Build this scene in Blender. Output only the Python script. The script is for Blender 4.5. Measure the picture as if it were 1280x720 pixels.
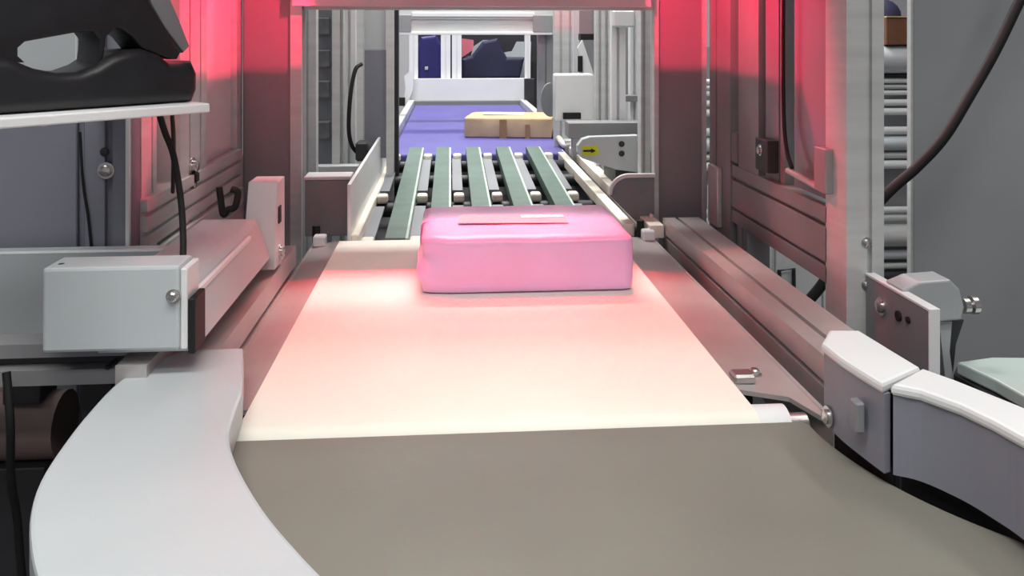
import bpy, bmesh, math, random
from mathutils import Vector, Matrix, noise

# ------------------------------------------------------------------ reset
for o in list(bpy.data.objects):
    bpy.data.objects.remove(o, do_unlink=True)
SC = bpy.context.scene
COL = SC.collection
random.seed(4)

# ------------------------------------------------------------------ camera
FPX, HZ, VPU = 1050.0, 45.0, 563.0          # focal length in px, horizon row, belt vanishing column
YAW = math.atan((640 - VPU) / FPX)
CZ = 1.25
cd = bpy.data.cameras.new('camera'); cam = bpy.data.objects.new('camera', cd); COL.objects.link(cam)
cd.sensor_width = 36.0; cd.lens = 36.0 * FPX / 1280.0
cd.shift_y = -(360 - HZ) / 1280.0
cd.clip_start = 0.02
cam.location = (0, 0, CZ); cam.rotation_euler = (math.pi / 2, 0, -YAW)
SC.camera = cam

# ------------------------------------------------------------------ world, exposure
W = bpy.data.worlds.new('world'); SC.world = W; W.use_nodes = True
W.node_tree.nodes['Background'].inputs[0].default_value = (0.93, 0.96, 1.0, 1)
W.node_tree.nodes['Background'].inputs[1].default_value = 0.35
vs = SC.view_settings
vs.view_transform = 'Standard'; vs.look = 'None'; vs.exposure = -0.30; vs.gamma = 1.0
vs.use_curve_mapping = False

# ------------------------------------------------------------------ hall lamps, some added as key and fill (fixtures are built with the ceiling)
HALL_LAMPS = [(-0.10, 0.35, 2.5, 1.8, 0.30, 28.5), (0.2, -1.7, 3.9, 2.4, 0.35, 60), (-1.9, 1.6, 3.9, 0.35, 2.4, 36), (2.1, 1.6, 3.9, 0.35, 2.4, 36),  # hanging key bar and rear bar are added, for falloff and front fill
              (0.1, 3.6, 3.9, 2.4, 0.35, 180), (0.09, 2.30, 2.6, 0.9, 0.12, 16), (0.1, 6.0, 3.9, 2.4, 0.35, 150)]  # short bar is added to brighten the tunnel posts
for (x, y, z, sx, sy, p) in HALL_LAMPS:
    ld = bpy.data.lights.new('hall_light', 'AREA'); ld.shape = 'RECTANGLE'; ld.size = sx; ld.size_y = sy
    ld.energy = p; ld.color = (1.0, 0.985, 0.955)
    lo = bpy.data.objects.new('hall_light', ld); COL.objects.link(lo); lo.location = (x, y, z - 0.06)

# ------------------------------------------------------------------ helpers
SA, CA = math.sin(YAW), math.cos(YAW)
def ray(u, v):
    cx = (u - 640) / FPX
    return Vector((CA * cx + SA, -SA * cx + CA, -(v - HZ) / FPX))
EYE = Vector((0, 0, CZ))
def PZ(u, v, z): d = ray(u, v); return EYE + d * ((z - CZ) / d.z)
def PY(u, v, y): d = ray(u, v); return EYE + d * (y / d.y)
def PX(u, v, x): d = ray(u, v); return EYE + d * (x / d.x)
def X(u, y): return PY(u, 45, y).x
def Z(v, y, u=640): return PY(u, v, y).z
def YX(u, x): return PX(u, 45, x).y

def srgb(c):
    return tuple(((k / 255) / 12.92 if k / 255 <= 0.04045 else ((k / 255 + 0.055) / 1.055) ** 2.4) for k in c)
MATS = {}
def mat(name, rgb, rough=0.5, metal=0.0, var=0.06, scale=14.0, bump=0.0, stretch=None, bscale=200.0, emit=0, coat=0, trans=0):
    if name in MATS: return MATS[name]
    m = bpy.data.materials.new(name); m.use_nodes = True
    nt = m.node_tree; b = nt.nodes['Principled BSDF']; L = nt.links
    c = srgb(rgb)
    tc = nt.nodes.new('ShaderNodeTexCoord')
    mp = nt.nodes.new('ShaderNodeMapping')
    if stretch: mp.inputs['Scale'].default_value = stretch
    L.new(tc.outputs['Object'], mp.inputs['Vector'])
    n = nt.nodes.new('ShaderNodeTexNoise'); n.inputs['Scale'].default_value = scale; n.inputs['Detail'].default_value = 4
    L.new(mp.outputs[0], n.inputs['Vector'])
    r = nt.nodes.new('ShaderNodeValToRGB')
    lo = tuple(max(0, k * (1 - var * 2)) for k in c); hi = tuple(min(1, k * (1 + var * 2)) for k in c)
    r.color_ramp.elements[0].position = 0.3; r.color_ramp.elements[1].position = 0.7
    r.color_ramp.elements[0].color = (*lo, 1); r.color_ramp.elements[1].color = (*hi, 1)
    L.new(n.outputs['Fac'], r.inputs[0]); L.new(r.outputs[0], b.inputs['Base Color'])
    b.inputs['Roughness'].default_value = rough; b.inputs['Metallic'].default_value = metal
    if coat: b.inputs['Coat Weight'].default_value = coat
    if trans: b.inputs['Transmission Weight'].default_value = trans
    if bump:
        n2 = nt.nodes.new('ShaderNodeTexNoise'); n2.inputs['Scale'].default_value = bscale
        L.new(mp.outputs[0], n2.inputs['Vector'])
        bp = nt.nodes.new('ShaderNodeBump'); bp.inputs['Strength'].default_value = bump; bp.inputs['Distance'].default_value = 0.002
        L.new(n2.outputs['Fac'], bp.inputs['Height']); L.new(bp.outputs[0], b.inputs['Normal'])
    if emit:
        b.inputs['Emission Color'].default_value = (*c, 1); b.inputs['Emission Strength'].default_value = emit
    MATS[name] = m
    return m
alu = mat('aluminium', (208, 211, 210), 0.38, 0.25, 0.04, 6, stretch=(1, 1, 8))
alu_dk = mat('aluminium_grey', (150, 151, 153), 0.42, 0.25, 0.05, 6)
white = mat('white_paint', (190, 197, 200), 0.35, 0, 0.02, 5)
white_b = mat('white_bright', (226, 228, 229), 0.4, 0, 0.02, 5)
grey_p = mat('grey_paint', (128, 131, 136), 0.45, 0, 0.04, 3)
col_dk = mat('column_grey', (140, 140, 143), 0.5, 0, 0.05, 4)
cab_gr = mat('cabinet_grey', (170, 174, 177), 0.4, 0.1, 0.05, 2)
blue_gr = mat('blue_grey_paint', (132, 134, 146), 0.45, 0, 0.04, 3)
black_pl = mat('black_plastic', (30, 30, 33), 0.38, 0, 0.1, 30, bump=0.08)
rubber = mat('black_rubber', (12, 12, 14), 0.7, 0, 0.1, 30)
dark = mat('dark_metal', (52, 52, 55), 0.5, 0.2, 0.1, 10)
steel = mat('bright_steel', (205, 203, 200), 0.25, 0.9, 0.05, 30)
plate_st = mat('rail_steel', (182, 179, 177), 0.35, 0.35, 0.06, 8)
belt_w = mat('cream_belt', (236, 236, 224), 0.7, 0, 0.015, 5, bump=0.05)
belt_g = mat('grey_belt', (122, 122, 113), 0.6, 0, 0.05, 3.5, bump=0.1)
belt_gr = mat('green_belt', (80, 104, 94), 0.5, 0, 0.08, 20)
belt_pu = mat('purple_belt', (84, 78, 150), 0.55, 0, 0.05, 6)
green_edge = mat('pale_green_edge', (178, 196, 184), 0.5, 0, 0.05, 20)
pink = mat('pink_film', (255, 192, 238), 0.30, 0, 0.03, 9, bump=0.15, bscale=25)
label_w = mat('pale_label', (232, 205, 222), 0.2, 0, 0.02, 10)
brown = mat('cardboard', (196, 172, 132), 0.7, 0, 0.06, 14)
tape = mat('parcel_tape', (158, 126, 84), 0.35, 0, 0.05, 20)
cream = mat('cream_plastic', (240, 234, 220), 0.45, 0, 0.03, 8)
red_led = mat('red_led', (255, 40, 70), 0.4, 0, 0, 5, emit=3)
lamp_w = mat('lamp_diffuser', (255, 252, 245), 0.5, 0, 0, 5, emit=2)
yellow = mat('yellow_sticker', (214, 216, 40), 0.5, 0, 0.02, 5)
navy = mat('navy_fabric', (34, 36, 66), 0.7, 0, 0.1, 8)
blue_c = mat('blue_crate', (52, 50, 128), 0.5, 0, 0.08, 6)
pinkish = mat('coral_film', (226, 120, 140), 0.5, 0, 0.05, 8)
carton_dk = mat('dark_carton', (112, 74, 50), 0.7, 0, 0.08, 10)
floor_m = mat('concrete_floor', (70, 69, 70), 0.55, 0, 0.12, 1.2, bump=0.1)
wall_m = mat('hall_wall', (206, 206, 212), 0.8, 0, 0.02, 1)
brownish = mat('dusty_brown', (120, 102, 98), 0.7, 0, 0.1, 9)

# ---- mesh building
def box(bm, x0, x1, y0, y1, z0, z1, bev=0.0, seg=1):
    t = bmesh.new()
    bmesh.ops.create_cube(t, size=1)
    for v in t.verts:
        v.co = Vector(((x0 + x1) / 2 + v.co.x * (x1 - x0), (y0 + y1) / 2 + v.co.y * (y1 - y0), (z0 + z1) / 2 + v.co.z * (z1 - z0)))
    if bev: bmesh.ops.bevel(t, geom=t.edges[:], offset=bev, segments=seg, affect='EDGES', profile=0.5)
    merge(bm, t)
def merge(bm, t):
    m = bpy.data.meshes.new('t'); t.to_mesh(m); t.free(); bm.from_mesh(m); bpy.data.meshes.remove(m)
def prism(bm, pts, vec, bev=0.0, seg=2):
    """extrude a planar 3-D outline by vec"""
    t = bmesh.new(); vec = Vector(vec)
    a = [t.verts.new(p) for p in pts]; b = [t.verts.new(Vector(p) + vec) for p in pts]
    t.faces.new(a); t.faces.new(b[::-1])
    n = len(pts)
    for i in range(n): t.faces.new((a[i], b[i], b[(i + 1) % n], a[(i + 1) % n]))
    bmesh.ops.recalc_face_normals(t, faces=t.faces[:])
    if bev:
        caps = [e for e in t.edges if len({len(f.verts) > 4 for f in e.link_faces}) > 1 or n <= 4]
        bmesh.ops.bevel(t, geom=caps, offset=bev, segments=seg, affect='EDGES', profile=0.5, clamp_overlap=True)
    merge(bm, t)
def tube(bm, pts, r, n=10, cap=True):
    pts = [Vector(p) for p in pts]
    rings = []; s = None
    for i, p in enumerate(pts):
        d = (pts[min(i + 1, len(pts) - 1)] - pts[max(i - 1, 0)]).normalized()
        if s is None:
            up = Vector((0, 0, 1)) if abs(d.z) < 0.9 else Vector((0, 1, 0))
            s = d.cross(up).normalized()
        else:
            s = (s - d * s.dot(d)).normalized()
        t = s.cross(d)
        rr = r[i] if isinstance(r, (list, tuple)) else r
        rings.append([bm.verts.new(p + (s * math.cos(2 * math.pi * k / n) + t * math.sin(2 * math.pi * k / n)) * rr) for k in range(n)])
    for a, b in zip(rings, rings[1:]):
        for k in range(n): bm.faces.new((a[k], a[(k + 1) % n], b[(k + 1) % n], b[k]))
    if cap: bm.faces.new(rings[0][::-1]); bm.faces.new(rings[-1])
    bmesh.ops.recalc_face_normals(bm, faces=bm.faces[:])
def smooth_path(pts, k=8):
    pts = [Vector(p) for p in pts]; out = []
    P = [pts[0] * 2 - pts[1]] + pts + [pts[-1] * 2 - pts[-2]]
    for i in range(1, len(P) - 2):
        for j in range(k):
            t = j / k; a, b, c, d = P[i - 1], P[i], P[i + 1], P[i + 2]
            out.append(0.5 * ((2 * b) + (c - a) * t + (2 * a - 5 * b + 4 * c - d) * t * t + (3 * b - a - 3 * c + d) * t ** 3))
    out.append(pts[-1]); return out
def ext_into(bm, axis, a0, a1, c0, c1, d0, d1, slots, sw=0.008, sd=0.009):
    """T-slot aluminium profile; axis 'x','y','z'; (c,d) are the other two axes in x<y<z order; slots: side -> list of fractions"""
    poly = []
    def side(p, q, fr, inward):
        p, q = Vector(p), Vector(q); L = (q - p).length; d = (q - p) / L; n = Vector(inward)
        poly.append(p)
        for f in fr:
            s, e = p + d * (f * L - sw / 2), p + d * (f * L + sw / 2)
            poly.extend([s, s + n * sd, e + n * sd, e])
    side((c0, d0), (c1, d0), slots.get('d-', []), (0, 1))
    side((c1, d0), (c1, d1), slots.get('c+', []), (-1, 0))
    side((c1, d1), (c0, d1), slots.get('d+', []), (0, -1))
    side((c0, d1), (c0, d0), slots.get('c-', []), (1, 0))
    if axis == 'x': pts = [(a0, p.x, p.y) for p in poly]; v = (a1 - a0, 0, 0)
    if axis == 'y': pts = [(p.x, a0, p.y) for p in poly]; v = (0, a1 - a0, 0)
    if axis == 'z': pts = [(p.x, p.y, a0) for p in poly]; v = (0, 0, a1 - a0)
    prism(bm, pts, v)

# ---- object building
ORG = {}
def tag(o, label, cat, group=None):
    o['label'] = label; o['category'] = cat
    if group: o['group'] = group
    return o
def thing(name, label, cat, loc=(0, 0, 0), group=None):
    o = bpy.data.objects.new(name, None); o.empty_display_size = 0.05; COL.objects.link(o); o.location = loc
    ORG[o.name] = Vector(loc); return tag(o, label, cat, group)
def obj(name, bm, m, parent=None, smooth=False, angle=35):
    if bm.verts:
        lo = Vector((min(v.co[i] for v in bm.verts) for i in range(3))); hi = Vector((max(v.co[i] for v in bm.verts) for i in range(3)))
        c = (lo + hi) / 2; c.z = lo.z
    else: c = Vector()
    for v in bm.verts: v.co -= c
    me = bpy.data.meshes.new(name); bm.to_mesh(me); bm.free()
    me.materials.append(m)
    o = bpy.data.objects.new(name, me); COL.objects.link(o)
    ORG[o.name] = c
    if parent: o.parent = parent; o.location = c - ORG[parent.name]
    else: o.location = c
    if smooth:
        for p in me.polygons: p.use_smooth = True
        me.set_sharp_from_angle(angle=math.radians(angle))
    return o
def struct(name, bm, m, parent=None):
    o = obj(name, bm, m, parent)
    if not parent: o['kind'] = 'structure'
    return o
def B(name, m, parent, *a, bev=0.0015, **k):
    bm = bmesh.new(); box(bm, *a, bev=bev, **k); return obj(name, bm, m, parent)
def E(name, m, parent, axis, a0, a1, c0, c1, d0, d1, slots, **k):
    bm = bmesh.new(); ext_into(bm, axis, a0, a1, c0, c1, d0, d1, slots, **k); return obj(name, bm, m, parent)
def PR(name, m, parent, pts, vec, bev=0.0, seg=2, smooth=False):
    bm = bmesh.new(); prism(bm, pts, vec, bev, seg); return obj(name, bm, m, parent, smooth)
def T(name, m, parent, pts, r, n=10, curve=True, k=8):
    bm = bmesh.new(); tube(bm, smooth_path(pts, k) if curve else pts, r, n); return obj(name, bm, m, parent, True, 50)
def bolt(parent, p, axis, r=0.007, h=0.006, m=None, name='bolt'):
    d = Vector({'x': (1, 0, 0), '-x': (-1, 0, 0), '-y': (0, -1, 0), 'z': (0, 0, 1)}[axis]); p = Vector(p)
    bm = bmesh.new()
    tube(bm, [p, p + d * h * 0.25], r * 1.45, 14)
    tube(bm, [p + d * h * 0.25, p + d * h * 0.8, p + d * h], [r, r, r * 0.7], 12)
    return obj(name, bm, m or steel, parent, True, 40)

# ================================================================== THE HALL
bm = bmesh.new(); box(bm, -6, 6, -3, 9, -0.1, 0); struct('floor', bm, floor_m)
bm = bmesh.new(); box(bm, -6, 6, 9, 9.1, 0, 4); struct('wall_back', bm, wall_m)
bm = bmesh.new(); box(bm, -6.1, -6, -3, 9, 0, 4); struct('wall_left', bm, wall_m)
bm = bmesh.new(); box(bm, 6, 6.1, -3, 9, 0, 4); struct('wall_right', bm, wall_m)
bm = bmesh.new(); box(bm, -6, 6, -3.1, -3, 0, 4); struct('wall_front', bm, wall_m)
bm = bmesh.new(); box(bm, -6, 6, -3, 9, 4, 4.1); struct('ceiling', bm, wall_m)
lbl = ['added key light bar hanging above the grey curve belt', 'added fill light bar at the ceiling behind the grey curve belt', 'ceiling light bar left of the machine', 'ceiling light bar right of the machine',
       'ceiling light bar above the purple belt', 'short added fill light bar hanging above the green strip belts', 'ceiling light bar above the far workstation']
for (x, y, z, sx, sy, p), l in zip(HALL_LAMPS, lbl):
    t = thing('ceiling_light', l, 'light', (x, y, z), 'ceiling light bars')
    B('housing', white_b, t, x - sx / 2 - .02, x + sx / 2 + .02, y - sy / 2 - .02, y + sy / 2 + .02, z - 0.01, z + .1)
    if z < 3.8:
        for dx in (-.4, .4): T('hanger', alu, t, [(x + dx * sx, y, z + .1), (x + dx * sx, y, 4.0)], .006, 8, False)
    B('diffuser', lamp_w, t, x - sx / 2, x + sx / 2, y - sy / 2, y + sy / 2, z - 0.03, z - 0.01)

# ================================================================== WHITE BELT CONVEYOR
BX0, BX1, BY0, BY1, BZ = -0.243, 0.366, 0.966, 1.885, 0.80
t = thing('belt_conveyor', 'flat conveyor with wide cream belt carrying the pink parcel', 'conveyor', (0.06, 1.42, 0))
bm = bmesh.new()
prof = []
r = 0.022
for k in range(13):
    a = math.pi / 2 + math.pi * k / 12
    prof.append((BX0, BY0 + r + math.cos(a) * r, BZ - r + math.sin(a) * r))
for k in range(13):
    a = -math.pi / 2 + math.pi * k / 12
    prof.append((BX0, BY1 - r + math.cos(a) * r, BZ - r + math.sin(a) * r))
prism(bm, prof, (BX1 - BX0, 0, 0)); obj('belt', bm, belt_w, t, True)
# end roller poking out on the right, with journal
rl = T('roller', white_b, t, [(BX1 - .02, BY0 + .030, BZ - .030), (BX1 + .040, BY0 + .030, BZ - .030)], 0.030, 24, False)
T('axle', steel, rl, [(BX1 + .040, BY0 + .030, BZ - .026), (BX1 + .066, BY0 + .030, BZ - .026)], 0.016, 14, False)
rl = T('roller', white_b, t, [(BX0 - .02, BY0 + .022, BZ - .022), (BX0 + .02, BY0 + .022, BZ - .022)], 0.0215, 20, False)
T('axle', steel, rl, [(BX0 - .034, BY0 + .022, BZ - .022), (BX0 - .02, BY0 + .022, BZ - .022)], 0.012, 14, False)
# side plates (flat steel flanges beside the belt, then rails)
bm = bmesh.new()
y0l, y1l = 1.06, 1.92
prism(bm, [(BX0 - .004, y0l, BZ - .012), (BX0 - .004, y1l, BZ - .012), (BX0 - .062, y1l, BZ - .018), (BX0 - .062, y0l, BZ - .018)], (0, 0, -.006))
box(bm, BX0 - .066, BX0 - .060, y0l, y1l, BZ - .09, BZ - .016, 0.001)
sl = obj('side_plate', bm, plate_st, t)
bm = bmesh.new()
prism(bm, [(BX1 + .006, 1.075, BZ - .012), (BX1 + .006, 1.92, BZ - .012), (BX1 + .100, 1.92, BZ - .018), (BX1 + .100, 1.02, BZ - .018), (BX1 + .094, 1.0, BZ - .02), (BX1 + .070, 1.055, BZ - .016)], (0, 0, -.006))
box(bm, BX1 + .096, BX1 + .102, .985, 1.92, BZ - .09, BZ - .016, 0.001)
sr = obj('side_plate', bm, plate_st, t)
# tensioner blocks and bolts at the near ends
tb = B('tensioner', steel, t, BX1 + .010, BX1 + .040, 1.09, 1.115, BZ - .014, BZ - .001, bev=.003)
bolt(t, (BX1 + .05, 1.125, BZ - .016), 'z', .007, .010)
tb = B('tensioner', steel, t, BX0 - .052, BX0 - .020, 1.035, 1.075, BZ - .024, BZ - .008, bev=.003)
bolt(t, (BX0 - .046, 1.09, BZ - .018), 'z', .007, .010)
for sx_ in (BX0 - .03, BX1 + .03):
    for yy in (1.15, 1.75): B('leg', dark, t, sx_ - .02, sx_ + .02, yy - .02, yy + .02, 0, BZ - .03)
for yy in (1.15, 1.75): B('cross_bar', dark, t, BX0 - .03, BX1 + .03, yy - .02, yy + .02, BZ - .12, BZ - .08)
# small clamps at the far end of both side plates
for (u, v) in ((400, 297), (812, 292)):
    p = PZ(u, v, BZ)
    c = B('clamp', white_b, t, p.x - .014, p.x + .014, 1.885, 1.915, BZ - .018, BZ + .006, bev=.003)
    bm = bmesh.new(); tube(bm, [(p.x - .012, 1.925, BZ - .015), (p.x - .012, 1.925, BZ + .022)], .009, 12); obj('knob', bm, rubber, t, True)

# ================================================================== GREY CURVE BELT
CX, CY = 0.765, 0.965                                    # centre of the bend
t = thing('curve_conveyor', 'curved conveyor with dull grey-green belt and white covers in the foreground', 'conveyor', (0.2, .5, 0))
bm = bmesh.new()
RI, RO = 0.345, 1.03
N = 40
rows = []
for i in range(N + 1):
    a = math.pi + math.radians(100) * i / N
    rows.append([bm.verts.new((CX + math.cos(a) * R, CY - .004 + math.sin(a) * R, z)) for R, z in ((RI, .772), (RI, .793), (RI + .008, .796), (RO, .796), (RO, .772))])
for a, b in zip(rows, rows[1:]):
    for k in range(4): bm.faces.new((a[k], a[k + 1], b[k + 1], b[k]))
bm.faces.new(rows[0]); bm.faces.new(rows[-1][::-1])
bmesh.ops.recalc_face_normals(bm, faces=bm.faces[:])
obj('belt', bm, belt_g, t, True)
# outer cover: flat white sheet with a turned-down rim
zc = 0.835
outer = [PZ(u, v, zc) for u, v in ((236, 437), (200, 447), (150, 475), (112, 513), (78, 556), (50, 600), (38, 640), (38, 680), (46, 720), (70, 790))]
inner = [PZ(u, v, zc) for u, v in ((304, 434), (305, 462), (303, 492), (293, 520), (287, 546), (292, 568), (303, 592), (318, 618), (338, 647), (368, 682), (404, 720), (470, 785))]
def smooth2(p): return smooth_path(p, 4)
inner_c = [inner[0], inner[1]] + smooth2(inner[2:])
outer_c = smooth2(outer)
# carry both edges on round the bend, out of the frame
tail_o, tail_i = [], []
eo, ei = outer_c[-1], inner_c[-1]
for k in range(1, 9):
    f = k / 8
    ao = math.atan2(eo.y - CY, eo.x - CX) + f * math.radians(35); Ro = (Vector((eo.x - CX, eo.y - CY, 0))).length * (1 - .0 * f)
    ai = math.atan2(ei.y - CY, ei.x - CX) + f * math.radians(42); Ri = (Vector((ei.x - CX, ei.y - CY, 0))).length
    tail_o.append(Vector((CX + math.cos(ao) * Ro, CY + math.sin(ao) * Ro, zc))); tail_i.append(Vector((CX + math.cos(ai) * Ri, CY + math.sin(ai) * Ri, zc)))
outline = inner_c + tail_i + tail_o[::-1] + outer_c[::-1]
oc = PR('outer_cover', white, t, outline, (0, 0, -.038), 0.004, 2)
p = PZ(135, 461, zc)
bm = bmesh.new(); tube(bm, [p, p + Vector((0, 0, .004))], .0035, 10); tube(bm, [p + Vector((0, 0, .003)), p + Vector((.004, .014, .006))], .002, 8); obj('screw', bm, dark, oc, True)
# inner covers: white-topped guards round the inside of the bend
zt = 0.90
def guard(name, inn, out, zbot):
    bm = bmesh.new()
    I = [PZ(u, v, zt) for u, v in inn]; O = [PZ(u, v, zt) for u, v in out]
    return I, O
I1 = [(1027, 428), (1050, 446), (1075, 462), (1103, 479)]
O1 = [(1036, 412), (1074, 412), (1120, 440), (1150, 458)]
I2 = [(1114, 480), (1150, 487), (1200, 505), (1240, 524), (1280, 546), (1340, 590)]
O2 = [(1153, 459), (1195, 474), (1235, 490), (1280, 508), (1330, 528), (1400, 560)]
for nm, I_, O_ in (('inner_cover', I1, O1), ('inner_cover', I2, O2)):
    I = [PZ(u, v, zt) for u, v in I_]; O = [PZ(u, v, zt) for u, v in O_]
    top = PR(nm, white_b, t, I + O[::-1], (0, 0, -.012), .004, 2)
    # face plate standing under the front edge
    I3 = smooth_path(I, 4)
    cen = Vector((CX, CY, zt))
    back = [q + (cen - q).normalized() * .012 for q in I3]
    off = [q + (cen - q).normalized() * .003 for q in I3]
    down = Vector((0, 0, -(zt - .012 - .808)))
    fp = PR('face_plate', blue_gr, top, [q + Vector((0, 0, -.012)) for q in off] + [q + Vector((0, 0, -.012)) for q in back[::-1]], down)
    PR('gap_shade_sheet', rubber, top, [q + (cen - q).normalized() * .016 + Vector((0, 0, -.014)) for q in I3] + [q + (cen - q).normalized() * .02 + Vector((0, 0, -.014)) for q in I3[::-1]], Vector((0, 0, -.20)))  # black sheet added as the shade in the gap, hiding the legs
    if I_ is I1:
        q = off[-4]; bm = bmesh.new(); box(bm, q.x - .014, q.x - .004, q.y - .004, q.y + .012, zt - .062, zt - .03, .002); obj('latch', bm, grey_p, top)
        q = off[1]; bolt(top, (q.x - .002, q.y - .004, .822), '-x', .008, .006)
for a in (185, 215, 245, 275):
    for R in (RI + .05, RO - .05):
        a_ = math.radians(a); px, py = CX + math.cos(a_) * R, CY + math.sin(a_) * R
        B('leg', dark, t, px - .02, px + .02, py - .02, py + .02, 0, .775)
bm = bmesh.new(); box(bm, CX - RO + .03, CX - RI - .03, CY - .09, CY - .05, .70, .74); obj('cross_bar', bm, dark, t)

# ================================================================== GREEN STRIP BELT CONVEYOR
GY0, GY1 = 1.92, 3.07
def gz(y): return 0.792 + (y - GY0) * 0.046
t = thing('strip_belt_conveyor', 'conveyor of five narrow green belts between cream side rails', 'conveyor', (0.1, 2.5, 0))
for k, gx in enumerate((-0.124, -0.026, 0.080, 0.190, 0.300)):
    x0, x1 = gx - .024, gx + .022
    bm = bmesh.new()
    prism(bm, [(x0, GY0, gz(GY0)), (x0, GY1, gz(GY1)), (x0, GY1 + .012, gz(GY1) - .012), (x0, GY1, gz(GY1) - .03), (x0, GY0, gz(GY0) - .03), (x0, GY0 - .012, gz(GY0) - .014)], (x1 - x0, 0, 0))
    sb = obj('strip_belt', bm, belt_gr, t)
    bm = bmesh.new()
    e0, e1 = (x1, x1 + .006)
    prism(bm, [(e0, GY0, gz(GY0) - .001), (e0, GY1, gz(GY1) - .001), (e0, GY1, gz(GY1) - .028), (e0, GY0, gz(GY0) - .028)], (e1 - e0, 0, 0))
    obj('belt_edge', bm, green_edge, sb)
# slider plates and idler blocks between the belts
for k, gx in enumerate((-0.187, -0.076, 0.027, 0.135, 0.245, 0.352)):
    w = .021
    for (a, b, m) in ((1.93, 2.30, grey_p), (2.48, 2.98, grey_p)):
        bm = bmesh.new()
        prism(bm, [(gx - w, a, gz(a) - .022), (gx - w, b, gz(b) - .022), (gx - w, b, gz(b) - .03), (gx - w, a, gz(a) - .03)], (2 * w - .012, 0, 0)); obj('slider_plate', bm, m, t)
    for yy in (1.95, 2.38, 2.98):
        B('idler_block', cream, t, gx - .018, gx + .012, yy - .02, yy + .02, gz(yy) - .032, gz(yy) - .008, bev=.006, seg=2)
for yy in (2.0, 2.39, 2.75, 2.99):
    T('roller', dark, t, [(-.22, yy, gz(yy) - .055), (.44, yy, gz(yy) - .055)], .02, 14, False)
# bed tray under the belts
bm = bmesh.new(); prism(bm, [(-.222, GY0 + .02, .70), (-.222, GY1, .74), (-.222, GY1, .735), (-.222, GY0 + .02, .695)], (.67, 0, 0)); obj('bed', bm, dark, t)
# left guard sheet
bm = bmesh.new()
prism(bm, [(-.222, 1.90, .775), (-.222, 3.30, .80), (-.222, 3.30, .935), (-.222, 1.90, .918)], (-.008, 0, 0), .001)
lg = obj('side_guard', bm, white_b, t)
B('rail', cream, t, -.222, -.205, 1.90, 3.20, .775, .805, bev=.003)
# right pair of rails
def inclined(x0, x1, y0, y1, z0, z1, h):
    bm = bmesh.new(); prism(bm, [(x0, y0, z0), (x0, y1, z1), (x0, y1, z1 - h), (x0, y0, z0 - h)], (x1 - x0, 0, 0), .002); return bm
obj('rail', inclined(.405, .432, 1.95, 3.22, .808, .812, .03), cream, t)
obj('rail', inclined(.456, .490, 1.90, 3.22, .815, .822, .03), cream, t)
B('rail_bed', dark, t, .432, .456, 1.95, 3.22, .775, .79)
for yy in (2.1, 2.9):
    for xx in (-.20, .43): B('leg', dark, t, xx - .02, xx + .02, yy - .02, yy + .02, 0, .74)

# ================================================================== PURPLE BELT CONVEYOR
t = thing('purple_belt_conveyor', 'far conveyor with a purple belt behind the green strip belts', 'conveyor', (.1, 4.3, 0))
PYa, PYb = 3.14, 5.35
bm = bmesh.new(); box(bm, -.225, .44, PYa, PYb, .775, .812, .012, 3); obj('belt', bm, belt_pu, t)
B('side_rail', alu, t, -.262, -.228, PYa + .1, PYb, .74, .845)
B('side_rail', alu, t, .444, .48, PYa + .1, PYb, .74, .845)
for yy in (3.4, 5.0):
    for xx in (-.245, .46): B('leg', dark, t, xx - .02, xx + .02, yy - .02, yy + .02, 0, .74)
# bent cream hose end on the right rail
T('end_hoop', cream, t, [PY(698, 172, 3.3), PY(706, 182, 3.25), PY(715, 178, 3.25), PY(717, 188, 3.2)], .012, 10)

# ================================================================== PARCELS
def soft_box(name, label, cat, m, L, Wd, H, loc, rz, bulge, rad, crum, seed, pinch=None):
    bm = bmesh.new()
    nx, ny, nz = 34, 26, 12
    bmesh.ops.create_cube(bm, size=2)
    bmesh.ops.subdivide_edges(bm, edges=bm.edges[:], cuts=22, use_grid_fill=True)
    hl = Vector((L / 2, Wd / 2, H / 2))
    for v in bm.verts:
        p = Vector((v.co.x * hl.x, v.co.y * hl.y, v.co.z * hl.z))
        q = Vector((max(-hl.x + rad, min(hl.x - rad, p.x)), max(-hl.y + rad, min(hl.y - rad, p.y)), max(-hl.z + rad, min(hl.z - rad, p.z))))
        d = p - q
        if d.length > 0: p = q + d.normalized() * rad
        fx, fy, fz = 1 - v.co.x ** 2, 1 - v.co.y ** 2, 1 - v.co.z ** 2
        p.x += v.co.x * fy * fz * bulge; p.y += v.co.y * fx * fz * bulge; p.z += max(v.co.z, 0) * fx * fy * bulge
        n = noise.noise_vector((p * 16) + Vector((seed, seed, 0))); p += n * crum * (0 if p.z < -hl.z + .004 else 1)
        if pinch: p = pinch(p, hl)
        p.z = max(p.z, -hl.z)
        v.co = p + Vector((0, 0, hl.z))
    me_o = None
    R = Matrix.Rotation(rz, 4, 'Z')
    for v in bm.verts: v.co = R @ v.co + Vector(loc)
    th = thing(name, label, cat, loc)
    body = obj('body', bm, m, th, True, 60)
    return th, R
def pk(p, hl):
    # left end is a folded bag end: a diagonal crease and a tucked upper corner
    if p.x < -hl.x + .05 and p.y < 0:
        s = (-hl.x + .05 - p.x) / .05
        dgn = p.z / hl.z
        p.y += s * .010 * (1 + math.sin(dgn * 3.0))
        p.x += s * .010 * max(0, dgn) + .004 * s * math.sin(dgn * 6)
    return p
fb, rb_ = PZ(524, 370, BZ), PZ(792, 364, BZ)
pc = (fb + rb_) / 2
Lp = (rb_ - fb).length
rzp = math.atan2(rb_.y - fb.y, rb_.x - fb.x)
Hp, Wp = 0.098, 0.285
cen = pc + Vector((-math.sin(rzp), math.cos(rzp), 0)) * Wp / 2
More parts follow.
